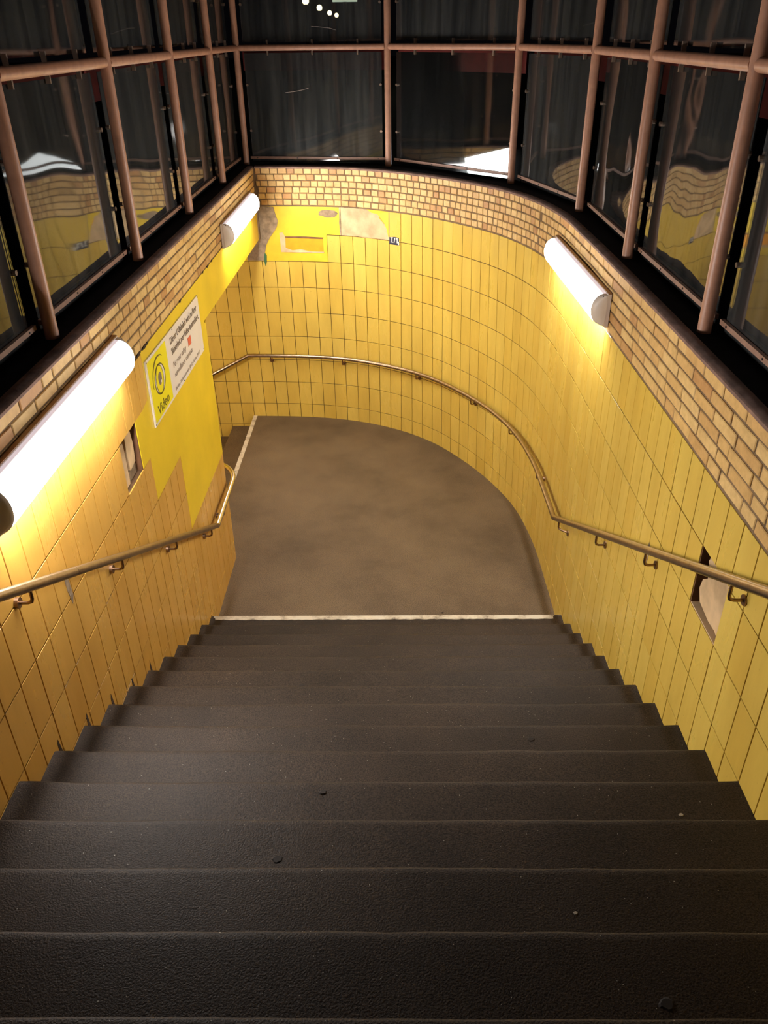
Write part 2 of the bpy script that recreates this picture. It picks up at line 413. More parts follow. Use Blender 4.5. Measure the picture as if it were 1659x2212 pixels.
# hole in the right wall: bare brick behind, broken edge
b = MB(); rnd = random.Random(5)
ply = [(2.781, 2.108), (2.84, 2.125), (2.92, 2.118), (3.04, 2.135), (3.075, 2.19), (3.06, 2.25), (3.015, 2.285), (3.02, 2.33), (3.045, 2.36), (3.03, 2.395), (2.97, 2.402), (2.781, 2.402)]
b.prism(ply, WR, -.075, -.010); b.build('exposed_brick', M_conc, wall_right)
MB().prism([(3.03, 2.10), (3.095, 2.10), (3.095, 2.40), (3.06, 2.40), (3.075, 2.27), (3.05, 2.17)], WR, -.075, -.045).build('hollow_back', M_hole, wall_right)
MB().grid([3.094, 3.100], [2.092, 2.406], WR, -.07, .006).build('broken_edge', M_rust, wall_right)
MB().grid([2.775, 3.1], [2.090, 2.097], WR, -.07, .005).build('broken_edge', M_conc, wall_right)

# damaged and repainted field on the back wall
MB().grid(frange(10.467, 11.42, .08), [2.412, ZT - .004], WR, -.01, .006).build('paint_patch', M_paint2, wall_back)
MB().grid(frange(10.629, 11.9, .08), [2.095, 2.414], WR, -.01, .006).build('paint_patch', M_paint2, wall_back)
MB().grid(frange(9.829, 10.467, .08), [2.412, ZT - .002], WR, -.01, .004).build('plaster_patch', M_conc, wall_back)
MB().prism([(10.455, 2.412), (10.47, 2.55), (10.452, ZT), (10.448, ZT), (10.448, 2.412)], WR, 0, .008).build('plaster_edge', M_concd, wall_back)
MB().prism([(10.12, 2.722), (10.06, 2.69), (9.985, 2.682), (9.93, 2.63), (9.90, 2.60), (9.862, 2.53), (9.845, 2.46), (9.836, 2.44), (9.836, 2.722)], WR, 0, .007).build('paint_patch', M_paint2, wall_back)
MB().prism([(9.965, 2.645), (9.955, 2.655), (9.90, 2.60), (9.895, 2.585)], WR, .004, .009).build('torn_edge', M_orange, wall_back)
def blob(cu, cv, ru, rv, n=22, seed=0, jit=.12):
    r = random.Random(seed); return [(cu + ru * math.cos(2 * math.pi * k / n) * (1 + r.uniform(-jit, jit)), cv + rv * math.sin(2 * math.pi * k / n) * (1 + r.uniform(-jit, jit))) for k in range(n)]
MB().prism(blob(10.60, 2.650, .115, .042, seed=3), WR, 0, .0085).build('plaster_patch', M_concd, wall_back)
MB().prism([(11.42, 2.722), (11.235, 2.715), (11.215, 2.62), (11.195, 2.56), (11.215, 2.49), (11.25, 2.44), (11.30, 2.38), (11.36, 2.28), (11.38, 2.20), (11.40, 2.10), (11.60, 2.10), (11.60, 2.25), (11.50, 2.34), (11.42, 2.41)], WR, 0, .014).build('mortar_lump', M_concd, wall_back)
MB().grid(frange(10.675, 11.135, .08), [2.215, 2.372], WR, 0, .008).build('orange_patch', M_orange, wall_back)
MB().prism([(11.185, 2.20), (11.19, 2.425), (11.15, 2.428), (11.125, 2.375), (11.13, 2.25), (11.05, 2.222), (10.95, 2.236), (10.82, 2.212), (10.67, 2.214), (10.67, 2.20)], WR, .004, .011).build('render_edge', M_conc, wall_back)
MB().prism([(11.13, 2.368), (10.68, 2.360), (10.665, 2.378), (10.9, 2.385), (11.13, 2.382)], WR, .004, .010).build('render_crack', M_rust, wall_back)
MB().prism([(11.385, 2.19), (11.365, 2.16), (11.372, 2.085), (11.39, 2.03), (11.40, 2.09), (11.40, 2.15)], WR, .008, .0165).build('green_stain', M_green, wall_back)

# --- left wall with pillar corner
HL = (-1.270, -.950, 2.101, 2.418)
rows_l = [2.418 - TH * k for k in range(13, 0, -1)] + [2.418, 2.735]
cols_l = [-2.551 + TW * k for k in range(-17, 24)] 
s_ = cols_l[-1]
while s_ < SLEND: s_ += TW; cols_l.append(s_)
def skip_l(s, z):
    if z > 2.42 and s > -.63: return True
    if HL[0] < s < HL[1] and z > HL[2] and z < HL[3]: return True
    if -.95 < s < -.79 and 2.10 < z < 2.42: return True
    if s > -.79 and 1.785 < z < 2.42 and s < 1.66: return True
    if s > -.15 and z > 1.152 and s < 1.66: return True
    if s > 1.66 and z > 2.3: return True
    if s < 1.66 and z < step_z(s - .16) - .5: return True
    if s < 1.6 and z < -.3: return True
    return False
b = MB()
for a, c, h in ((-5.6, HL[0], 0), (HL[0], HL[1], 1), (HL[1], AY, 0)):
    if h:
        b.grid([a, c], [-.3, HL[2]], WL, -.22, 0); b.grid([a, c], [HL[3], 3.13], WL, -.22, 0); b.grid([a, c], [HL[2], HL[3]], WL, -.22, -.07)
    else: b.grid(frange(a, c, .4), [-.3, 3.13], WL, -.22, 0)
b.grid(frange(AY, AY + AR * math.pi / 2, .05), [-1.75, 2.372], WL, -.2, 0)
b.grid(frange(AY + AR * math.pi / 2, SLEND, .4), [-1.75, 2.372], WL, -.2, 0)
wall_left = struct(b.build('wall_left', M_grout), 'yellow tiled wall on the left of the stairs ending in a rounded corner')
tiles(WL, cols_l, rows_l, skip_l, 8).build('tile_facing', M_tile_l, wall_left)
wl_w = lambda s, r: r.choice([.25, .25, .26, .13, .14])
ex_brick(wall_left, WL, -5.6, AY, 2.742, wl_w, 9)
coping(wall_left, WL, -5.6, AY)
WB = lambda s, z, off=0: (XL + off, s, z)
# painted field: flat part, stepped along the tile joints
flat = [(-.632, 2.745), (-.632, 2.50), (-.66, 2.44), (-.78, 2.422), (-.949, 2.420), (-.949, 2.103), (-.792, 2.100), (-.792, 1.787), (-.152, 1.785), (-.152, 1.155), (AY, 1.152), (AY, 2.745)]
MB().prism(flat, WB, -.01, .0082).build('paint_patch', M_paint, wall_left)
MB().grid(frange(AY, 1.67, .03), [1.155, 2.372], WL, -.01, .0082).build('paint_patch', M_paint, wall_left, True)
# beam over the mouth of the second flight
bm_ = MB().prism([(AY, 2.395), (AY, 3.13), (4.42, 3.13), (4.42, 2.36)], WB, -.34, 0)
beam = struct(bm_.build('beam', M_grout), 'yellow painted beam over the opening to the lower stairs'); beam.name = 'trim_1'
MB().prism([(AY, 2.392), (AY, 2.745), (4.38, 2.745), (4.38, 2.357)], WB, -.345, .0082).build('paint_patch', M_paint, beam)
ex_brick(beam, WB, AY, 4.26, 2.742, wl_w, 10); coping(beam, WB, AY, 4.25)
MB().prism([(4.225, 2.36), (4.225, 3.13), (4.27, 3.13), (4.30, 2.36)], WB, 0, .022).build('mortar_joint', M_mortar, beam)
# chips at brick/paint line
r = random.Random(2)
b = MB()
for y0, L in ((-.72, .10), (-.60, .16), (.42, .05), (1.42, .09), (1.62, .04), (1.25, .03)):
    b.prism([(y0, 2.742), (y0 + L * .4, 2.736), (y0 + L, 2.744), (y0 + L * .9, 2.756), (y0 + L * .3, 2.754)], WB, 0, .0098)
b.build('chipped_joint', M_hole, wall_left)
# hole in the left wall
MB().prism([(-1.262, 2.11), (-1.15, 2.11), (-1.145, 2.30), (-1.155, 2.38), (-1.25, 2.39), (-1.268, 2.3)], WB, -.08, -.018).build('exposed_brick', M_conc, wall_left)
MB().prism([(-1.115, 2.18), (-1.01, 2.19), (-.995, 2.3), (-1.01, 2.39), (-1.06, 2.412), (-1.12, 2.40), (-1.128, 2.28)], WB, -.08, -.014).build('exposed_brick', M_conc, wall_left)
MB().prism([(-1.13, 2.102), (-.96, 2.102), (-.96, 2.15), (-1.02, 2.175), (-1.13, 2.16)], WB, -.08, -.03).build('rubble', M_concd, wall_left)
MB().prism([(-.966, 2.102), (-.950, 2.102), (-.950, 2.418), (-.962, 2.418)], WB, -.08, .004).build('broken_edge', M_rust, wall_left)
for sgn, fn, u, v in ((1, WB, -2.285, 2.15),):
    MB().prism([(u, v + .07), (u + .035, v + .06), (u + .04, v), (u + .045, v - .05), (u + .02, v - .085), (u + .01, v - .03), (u + .002, v)], fn, 0, .010).build('plaster_patch', M_concd, wall_left)
MB().prism([(3.71, 1.99), (3.745, 2.0), (3.75, 1.93), (3.735, 1.86), (3.722, 1.90)], WR, .004, .010).build('plaster_patch', M_concd, wall_right)
# small missing pieces of tile just above the steps on the left
b = MB()
for k in (6, 7, 8, 9, 5):
    y0 = -k * RUN + .02; z0 = RZ + k * RISE - .02
    b.prism([(y0, z0 - .1), (y0 + .045, z0 - .12), (y0 + .02, z0 + .045 + .01 * (k % 3)), (y0 + .008, z0 + .03)], WB, .004, .0092)
b.build('missing_chip', M_hole, wall_left)

# --- landing floor
fl = [(-2.0, -.35), (1.6, -.35)]
for s in frange(5.2, 11.2, .15):
    p = WR(s, 0, -.1); fl.append((p[0], p[1]))
fl += [(-1.893, 4.62), (-1.893, 1.3), (-2.0, 1.2)]
floor = MB().prism(fl, lambda u, v, o: (u, v, o), -.2, 0).build('floor', M_floor); struct(floor, 'brown asphalt landing at the foot of the stairs')
MB().box((-1.893, 1.42, -.004), (-1.842, 4.51, .003)).build('white_edge_strip', M_strip, floor)

# --- main stairs
stairs = empty('staircase', (0, 0, 0)); tag(stairs, 'wide flight of dark gritty stone steps leading down to the landing', 'stairs')
rnd = random.Random(11)
xs = frange(XL - .01, XR + .01, .06)
for k in range(NS):
    y, z = -k * RUN, RZ + k * RISE
    prof = [(y - RUN - .03, z - .26), (y - RUN - .03, z + .001), (y - .10, z), (y - .03, z - .001), (y - .012, z - .002), (y - .004, z - .006), (y, z - .014), (y - .004, z - .03), (y - .018, z - .165), (y - .018, z - .26)]
    V = []; jz = 0
    for x in xs:
        jz = .7 * jz + rnd.uniform(-.0012, .0012)
        w_ = .006 * math.exp(-((x - XL) / .12) ** 2) + .006 * math.exp(-((XR - x) / .12) ** 2)
        for i, (a, c) in enumerate(prof): V.append((x, a + (jz if 2 <= i <= 7 else 0), c + (jz + w_ if 2 <= i <= 7 else 0)))
    n = len(prof)
    Fs = [(i * n + j, i * n + (j + 1) % n, (i + 1) * n + (j + 1) % n, (i + 1) * n + j) for i in range(len(xs) - 1) for j in range(n)]
    Fs += [tuple(range(n)), tuple((len(xs) - 1) * n + j for j in reversed(range(n)))]
    st = MB().add(V, Fs).build('step', M_step, stairs, True)
    if k == 0:
        b = MB(); V = []
        xx = frange(XL + .03, XR - .005, .03)
        for x in xx:
            q = rnd.uniform(-.004, .004)
            V += [(x, -.058 + q, z - .002), (x, -.058 + q, z + .0045), (x, -.006, z + .004), (x, .002, z - .012), (x, -.004, z - .02)]
        Fs = [(i * 5 + j, i * 5 + (j + 1) % 5, (i + 1) * 5 + (j + 1) % 5, (i + 1) * 5 + j) for i in range(len(xx) - 1) for j in range(5)] + [(0, 1, 2, 3, 4), tuple((len(xx) - 1) * 5 + j for j in (4, 3, 2, 1, 0))]
        b.add(V, Fs).build('white_edge_strip', M_strip, st)

# --- second flight, down to the left behind the rounded corner
st2 = empty('staircase', (0, 0, 0)); tag(st2, 'lower flight of steps disappearing left behind the rounded corner', 'stairs')
for k in range(1, 10):
    x, z = -1.893 - k * .31, -RISE * k
    MB().prism([(x, z - .3), (x, z - .012), (x + .008, z), (x + .33, z), (x + .33, z - .3)], lambda u, v, o: (u, o, v), 1.40, 4.6).build('step', M_floor, st2)
struct(MB().box((-5.9, 1.3, -1.85), (-4.6, 4.7, -1.6)).build('floor', M_floor), 'lower floor beyond the second flight')
struct(MB().box((-5.9, 1.2, 2.375), (XL - .33, 4.5, 2.60)).build('ceiling', M_paint), 'ceiling over the lower flight')
struct(MB().box((-5.7, 1.2, -1.85), (-5.5, 4.7, 2.5)).build('wall_end', M_tile_l), 'end wall of the lower passage')

# --- street level round the stairwell
GP = [(-1.80, -5.6), (-1.80, 4.62), (0.0, 4.42), (1.30, 3.10), (1.66, 1.60), (1.66, -5.6)]
b = MB()
inner = [(XL - .03, -5.6), (XL - .03, 4.2)] + [WR(s, 3.14, -.03)[:2] for s in reversed(frange(0.0, 11.42, .15))]
def near_outer(p):
    best = None
    for a, c in zip(GP[:-1], GP[1:]):
        a, c = Vector(a), Vector(c); t = max(0, min(1, (Vector(p) - a).dot(c - a) / (c - a).length_squared)); q = a + (c - a) * t
        d = (q - Vector(p)).length
        if best is None or d < best[0]: best = (d, q)
    return best[1]
outer = []
for i, p in enumerate(inner):
    outer.append(Vector(GP[0]) if i == 0 else (Vector(GP[1]) if i == 1 else near_outer(p)))
V = []
for p, q in zip(inner, outer): V += [(p[0], p[1], 3.145), (q[0], q[1], 3.140), (q[0], q[1], 2.88), (p[0], p[1], 2.88)]
Fs = []
for i in range(len(inner) - 1):
    for j in range(4): Fs.append((i * 4 + j, i * 4 + (j + 1) % 4, (i + 1) * 4 + (j + 1) % 4, (i + 1) * 4 + j))
ledge = struct(b.add(V, Fs).build('ledge', M_black), 'black ledge on top of the stairwell walls'); ledge.name = 'trim_2'
# paving ring
b = MB(); out = []
for i, q in enumerate(outer):
    d = Vector((q.x * 1.0, q.y - 0.0))
    out.append(d.normalized() * 60 if d.length > .1 else Vector((0, 60)))
out[0] = Vector((-60, -5.6)); out[-1] = Vector((60, -5.6)); out[1] = Vector((-60, 60))
V = []
for p, q in zip(outer, out): V += [(p.x, p.y, ZG), (q.x, q.y, ZG), (q.x, q.y, ZG - .1), (p.x, p.y, ZG - .1)]
Fs = [(i * 4 + j, i * 4 + (j + 1) % 4, (i + 1) * 4 + (j + 1) % 4, (i + 1) * 4 + j) for i in range(len(outer) - 1) for j in range(4)]
b.add(V, Fs); b.box((-60, -40, ZG - .1), (60, -5.6, ZG)); b.box((XL - .2, -5.6, ZG - .2), (XR + .2, YTOP - .03, ZG))
struct(b.build('floor', M_ground), 'dark street paving around the stairwell')

# ================================================================= LAMPS
def lamp(fn, s0, s1, zc, label, grp='long glowing wall lamps'):
    a, c = Vector(fn(s0, zc, 0)), Vector(fn(s1, zc, 0)); mid = (a + c) / 2; d = (c - a); L = d.length
    nrm = Vector(fn((s0 + s1) / 2, zc, 1)) - Vector(fn((s0 + s1) / 2, zc, 0))
    ang = math.atan2(d.y, d.x); side = 1 if Vector((-d.y, d.x)).dot(nrm.xy) > 0 else -1
    base = mid + nrm.normalized() * .014
    root = empty('wall_lamp', (base.x, base.y, zc), ang); tag(root, label, 'lamp', grp)
    H = .215; h = H / 2
    P = lambda u, o, v: (u, o * side, v)
    MB().add([P(*q) for q in ((-L/2, 0, -h), (L/2, 0, -h), (L/2, 0, h), (-L/2, 0, h), (-L/2, .022, -h), (L/2, .022, -h), (L/2, .022, h), (-L/2, .022, h))],
             [(0, 1, 2, 3), (4, 5, 6, 7), (0, 1, 5, 4), (1, 2, 6, 5), (2, 3, 7, 6), (3, 0, 4, 7)]).build('base_plate', M_lampbody, root)
    # domed cover: lit lower and outer part, unlit upper part, drawn-in end caps
    n = 20; nt_ = 19; prof = [(.020 + .092 * math.sin(math.pi * j / n) ** .8, -math.cos(math.pi * j / n) * (h - .006)) for j in range(n + 1)]
    e = .048
    def skin(name, mat, j0, j1):
        V = [P(u, o, v) for u in (-L/2 + e, L/2 - e) for o, v in prof[j0:j1 + 1]]; k = j1 - j0 + 1
        return MB().add(V, [(j, j + 1, k + j + 1, k + j) for j in range(k - 1)]).build(name, mat, root, True)
    skin('diffuser', M_diff, 0, nt_); skin('upper_cover', M_cap, nt_, n)
    for u in (-1, 1):
        V = []; K = 6
        for i in range(K + 1):
            t = i / K; x = u * (L/2 - e * (1 - t)); k = math.cos(t * math.pi / 2) ** .7 * .72 + .28 if t < 1 else .28
            V += [P(x, .020 + (o - .020) * k, v) for o, v in prof]
        q = n + 1; V += [P(u * L/2, .020, 0)]
        Fs = [(i * q + j, i * q + j + 1, (i + 1) * q + j + 1, (i + 1) * q + j) for i in range(K) for j in range(n)] + [(K * q + j, K * q + j + 1, (K + 1) * q) for j in range(n)] + [(K * q + n, K * q, (K + 1) * q)]
        cap = MB().add(V, Fs).build('end_cap', M_end, root, True)
        for v in (-h + .016, h - .016):
            MB().tube([P(u * (L/2 - .014), .018, v), P(u * (L/2 - .014), .052, v)], .005, 8).build('screw', M_bolt, cap)
    MB().add([P(*q) for q in ((-L/2, 0, h), (L/2, 0, h), (L/2, 0, h + .007), (-L/2, 0, h + .007), (-L/2, .021, h), (L/2, .021, h), (L/2, .021, h + .005), (-L/2, .021, h + .005))],
             [(0, 1, 2, 3), (4, 5, 6, 7), (0, 1, 5, 4), (1, 2, 6, 5), (2, 3, 7, 6), (3, 0, 4, 7)]).build('rim', M_bracket, root)
    return root
lamp(WL, 3.2, 4.85, 1.75, 'lamp on the wall of the lower flight, hidden behind the rounded corner')
lamp(WL, -2.80, -1.05, 2.885, 'large white glowing lamp on the left wall nearest the viewer, before the video sign')
lamp(WB, 2.12, 3.80, 2.845, 'small white glowing lamp at the far end of the left wall, above the yellow beam')
lamp(WR, 5.12, 6.80, 2.868, 'white glowing lamp on the right wall where the wall starts to curve')

# ================================================================= HANDRAILS
RR = .0225
def arc(cx, cy, r, a0, a1, z, n=10): return [(cx + r * math.cos(a0 + (a1 - a0) * i / n), cy + r * math.sin(a0 + (a1 - a0) * i / n), z) for i in range(n + 1)]
def bracket(parent, top, wallp, nrm):
    """swan-neck bracket: down from the rail, across to a rosette on the wall"""
    top, wallp, nrm = Vector(top), Vector(wallp), Vector(nrm).normalized()
    low = Vector((top.x, top.y, wallp.z)); pts = [top, Vector((top.x, top.y, wallp.z + .022)), low + (wallp - low).normalized() * .006 + Vector((0, 0, .006)), low + (wallp - low).normalized() * .022, wallp]
    br = MB().tube(pts, .0075, 10).build('bracket', M_bracket, parent, True)
    MB().tube([wallp + nrm * .016, wallp + nrm * .010, wallp + nrm * .004, wallp - nrm * .004], .024, 16).build('rosette', M_bracket, br, True)
    return br
# right rail
rail_r = empty('handrail', (XR - .08, -5.3, 3.0)); tag(rail_r, 'round steel handrail on the right wall following the curve', 'handrail', 'steel handrails')
slope = .5225
zr = lambda y: .932 + (.34 - y) * slope
o_ = Vector((XR - .08, -5.3, 3.0))
def rel(pts, o): return [Vector(p) - o for p in pts]
joint = [-2.40, -.6]
segs = [[(XR - .08, -5.5, zr(-5.5)), (XR - .08, -2.404, zr(-2.404))], [(XR - .08, -2.400, zr(-2.40)), (XR - .08, .34, zr(.34))]]
# level part: 8 cm off the curved wall
lev = []
def rr_z(s): return .932 - .03 * min(1, max(0, (s - 8.0) / 2))
for s in frange(5.80, 11.72, .10): lev.append(WR(s, rr_z(s), .08))
main = [(XR - .08, -2.400, zr(-2.40)), (XR - .085, .34, .932)] + lev[1:]
x0, y0, z0 = main[-1]
main += [(x0 - k * .4, y0 + .002 * k, z0 - k * .4 * .516) for k in range(1, 8)]
MB().tube(rel(segs[0], o_), RR + .0012, 18).build('rail', M_steel, rail_r, True)
MB().tube(rel(main, o_), RR, 18).build('rail', M_steel, rail_r, True)
for y in (-4.62, -3.70, -2.77, -1.815, -.905):
    bracket(rail_r, Vector((XR - .08, y, zr(y) - RR * .8)) - o_, Vector((XR - .005, y, zr(y) - .098)) - o_, (-1, 0, 0))
bracket(rail_r, Vector((XR - .08, .16, zr(.16) - RR * .8)) - o_, Vector((XR - .005, .09, .935)) - o_, (-1, 0, 0))
for s in (6.571, 7.56, 8.41, 9.385, 10.48, 11.43):
    p, q, n_ = Vector(WR(s, rr_z(s) - RR * .8, .08)), Vector(WR(s, rr_z(s) - .085, .008)), Vector(WR(s, 0, 1)) - Vector(WR(s, 0, 0))
    bracket(rail_r, p - o_, q - o_, n_)
# left rail
rail_l = empty('handrail', (XL + .08, -5.3, 3.0)); tag(rail_l, 'round steel handrail on the left wall hooking around the rounded corner', 'handrail', 'steel handrails')
o_ = Vector((XL + .08, -5.3, 3.0)); zl = lambda y: .880 + (.33 - y) * .533
MB().tube(rel([(XL + .08, -5.5, zl(-5.5)), (XL + .08, -2.317, zl(-2.317))], o_), RR + .0012, 18).build('rail', M_steel, rail_l, True)
MB().tube(rel([(XL + .08, -2.31, zl(-2.31)), (XL + .08, .33, zl(.33))], o_), RR, 18).build('rail', M_steel, rail_l, True)
pts = [(XL + .08, .33, .880), (XL + .076, .7, .880), (XL + .075, AY, .882)] + arc(XL - AR, AY, AR + .075, 0, math.pi / 2, .885, 12)[1:]
x0, y0, z0 = pts[-1]; pts += [(x0 - .1, y0, z0)] + [(x0 - .1 - k * .4, y0, z0 - k * .4 * .516) for k in range(1, 7)]
lp = MB().tube(rel(pts, o_), RR, 18).build('rail', M_steel2, rail_l, True); lp['label'] = 'bright polished level part of the rail'
for y in (-4.62, -3.68, -2.722, -1.757, -.80, .12):
    bracket(rail_l, Vector((XL + .08, y, zl(y) - RR * .8)) - o_, Vector((XL + .008, y, zl(y) - .083)) - o_, (1, 0, 0))
bracket(rail_l, Vector((XL + .076, .62, .880 - RR * .8)) - o_, Vector((XL + .008, .62, .80)) - o_, (1, 0, 0))
a = math.radians(62)
bracket(rail_l, Vector((XL - AR + (AR + .075) * math.cos(a), AY + (AR + .075) * math.sin(a), .885 - RR * .8)) - o_, Vector((XL - AR + (AR + .008) * math.cos(a), AY + (AR + .008) * math.sin(a), .80)) - o_, (math.cos(a), math.sin(a), 0))

# ================================================================= VIDEO SIGN
def text(name, body, x, y, size, mat, parent, sx=1.0, z=.0125, width=None):
    cu = bpy.data.curves.new(name, 'FONT'); cu.body = body; cu.size = size; cu.extrude = .0006; cu.resolution_u = 3
    tmp = bpy.data.objects.new('tmp', cu); C.objects.link(tmp); dg = bpy.context.evaluated_depsgraph_get()
    me = bpy.data.meshes.new_from_object(tmp.evaluated_get(dg)); bpy.data.objects.remove(tmp)
    xs_ = [v.co.x for v in me.vertices]; mn, mx = min(xs_), max(xs_)
    if width: sx = width / (mx - mn)
    for v in me.vertices: v.co = Vector(((v.co.x - mn) * sx, v.co.y, v.co.z))
    me.materials.clear(); me.materials.append(mat)
    o = bpy.data.objects.new(name, me); C.objects.link(o); o.parent = parent; o.location = (x, y, z); return o
sign = empty('information_sign'); tag(sign, 'white and yellow video surveillance sign with an eye, on the left wall', 'sign')
# local x -> world +y, local y -> world +z, local z -> world +x
SW, SH = 1.535, .448; tilt = math.radians(-.75)
sign.matrix_world = Matrix(((0, 0, 1, XL + .009), (1, 0, 0, -.610), (0, 1, 0, 2.225), (0, 0, 0, 1))) @ Matrix.Rotation(tilt, 4, 'Z')
MB().box((0, 0, 0), (SW, SH, .010)).build('board', M_white, sign)
MB().box((.020, .018, .0095), (.478, SH - .020, .0112)).build('yellow_field', M_signy, sign)
def stroke(pts, ws, z0=.0108, z1=.0124):
    b = MB(); L_, R2 = [], []
    for i, p in enumerate(pts):
        p = Vector(p); a_ = Vector(pts[max(0, i - 1)]); c_ = Vector(pts[min(len(pts) - 1, i + 1)]); d = (c_ - a_).normalized(); n_ = Vector((-d.y, d.x)); w_ = ws[i] / 2
        L_.append(p + n_ * w_); R2.append(p - n_ * w_)
    V = [(q.x, q.y, zz) for zz in (z0, z1) for q in L_ + R2]; k = len(pts); Fs = []
    for i in range(k - 1):
        Fs += [(2 * k + i, 2 * k + i + 1, 3 * k + i + 1, 3 * k + i), (i, i + 1, k + i + 1, k + i), (i, i + 1, 2 * k + i + 1, 2 * k + i), (k + i, k + i + 1, 3 * k + i + 1, 3 * k + i)]
    Fs += [(0, k, 3 * k, 2 * k), (k - 1, 2 * k - 1, 4 * k - 1, 3 * k - 1)]
    return b.add(V, Fs)
def ell(cx, cy, rx, ry, a0, a1, rot=0, n=40):
    o = []
    for i in range(n + 1):
        a_ = math.radians(a0 + (a1 - a0) * i / n); x, y = rx * math.cos(a_), ry * math.sin(a_); c_, s2 = math.cos(rot), math.sin(rot)
        o.append((cx + x * c_ - y * s2, cy + x * s2 + y * c_))
    return o
taper = lambda n, w0, w1: [w0 + (w1 - w0) * math.sin(math.pi * i / n) for i in range(n + 1)]
ex, ey = .235, .245
# almond of the eye: pointed at the left, with lid line above
MB().prism(ell(ex + .01, ey, .118, .094, 0, 351, 0, 39), lambda u, v, o: (u, v, o), .0108, .0118).build('eye_white', M_white, sign)
MB().prism(ell(ex, ey, .084, .093, 0, 351, 0, 39), lambda u, v, o: (u, v, o), .0110, .0122).build('iris', M_signy, sign)
stroke(ell(ex + .01, ey, .122, .097, 0, 360, 0, 60), [.009] * 61, .0112, .0130).build('eye_outline', M_olive, sign)
stroke(ell(ex - .0, ey, .086, .094, 60, 300, 0, 40), [.006] * 41, .0112, .0130).build('iris_outline', M_olive, sign)
stroke(ell(ex, ey, .086, .094, -60, 60, 0, 30), [.006] * 31, .0112, .0130).build('iris_outline', M_olive, sign)
MB().prism(ell(ex + .005, ey + .004, .040, .043, 0, 351, 0, 39), lambda u, v, o: (u, v, o), .0112, .0134).build('pupil', M_text, sign)
MB().prism(ell(ex + .024, ey - .022, .012, .010, 0, 330, 0, 11), lambda u, v, o: (u, v, o), .0125, .0138).build('pupil_glint', M_white, sign)
stroke(ell(ex + .02, ey + .0, .175, .150, 55, 185, 0, 40), taper(40, .004, .014), .0112, .0130).build('brow_line', M_olive, sign)
text('word_video', 'Video', .095, .040, .098, M_olive, sign, width=.285)
text('german_text', 'Dieser U-Bahnhof wird zu Ihrer', .60, .358, .068, M_text, sign, width=.84)
text('german_text', 'Sicherheit per Video kontrolliert.', .60, .282, .068, M_text, sign, width=.875)
text('english_text', 'For your safety', .60, .190, .058, M_textl, sign, width=.385)
text('english_text', 'surveillance cameras', .60, .118, .058, M_textl, sign, width=.56)
text('small_text', 'Berliner Verkehrsbetriebe (BVG), Telefon 19 44 9', .575, .030, .036, M_textl, sign, width=.81)
MB().box((1.068, .185, .0105), (1.158, .248, .0122)).build('red_square', M_red, sign)
for x, y in ((.012, .435), (.69, .438), (1.523, .015), (.82, .010), (.012, .012), (1.523, .436)):
    MB().tube([(x, y, .009), (x, y, .0125)], .0045, 8).build('screw', M_bolt, sign)

# small number plate on the curved wall
pl = empty('number_plate'); tag(pl, 'tiny dark blue number plate on the curved tiled wall', 'sign')
p0, p1, pn = Vector(WR(9.822, 2.372, .009)), Vector(WR(9.682, 2.372, .009)), Vector(WR(9.75, 2.372, 1)) - Vector(WR(9.75, 2.372, 0))
ux = (p1 - p0).normalized(); uz = Vector((0, 0, 1)); un = ux.cross(uz) * -1
un = pn.normalized(); ux = (ux - un * ux.dot(un)).normalized()
pl.matrix_world = Matrix(((ux.x, uz.x, un.x, p0.x), (ux.y, uz.y, un.y, p0.y), (ux.z, uz.z, un.z, p0.z), (0, 0, 0, 1)))
MB().box((0, 0, -.002), (.132, .098, .004)).build('plate', M_navy, pl)
for x0, wd in ((.022, .012), (.094, .012)): MB().box((x0 + .008, .022, .003), (x0 + .008 + wd, .078, .0052)).build('numeral', M_enamel, pl)
MB().box((.018, .070, .003), (.052, .078, .0052)).build('numeral', M_enamel, pl)
MB().box((.018, .022, .003), (.052, .030, .0052)).build('numeral', M_enamel, pl)
MB().prism([(.092, .078), (.106, .078), (.112, .078), (.112, .066), (.092, .060)], lambda u, v, o: (u, v, o), .003, .0052).build('numeral', M_enamel, pl)
MB().prism([(.060, .022), (.070, .022), (.084, .078), (.074, .078)], lambda u, v, o: (u, v, o), .003, .0052).build('slash', M_enamel, pl)
MB().prism([(.118, .004), (.132, .004), (.132, .045), (.120, .035)], lambda u, v, o: (u, v, o), .003, .0050).build('chipped_corner', M_enamel, pl)

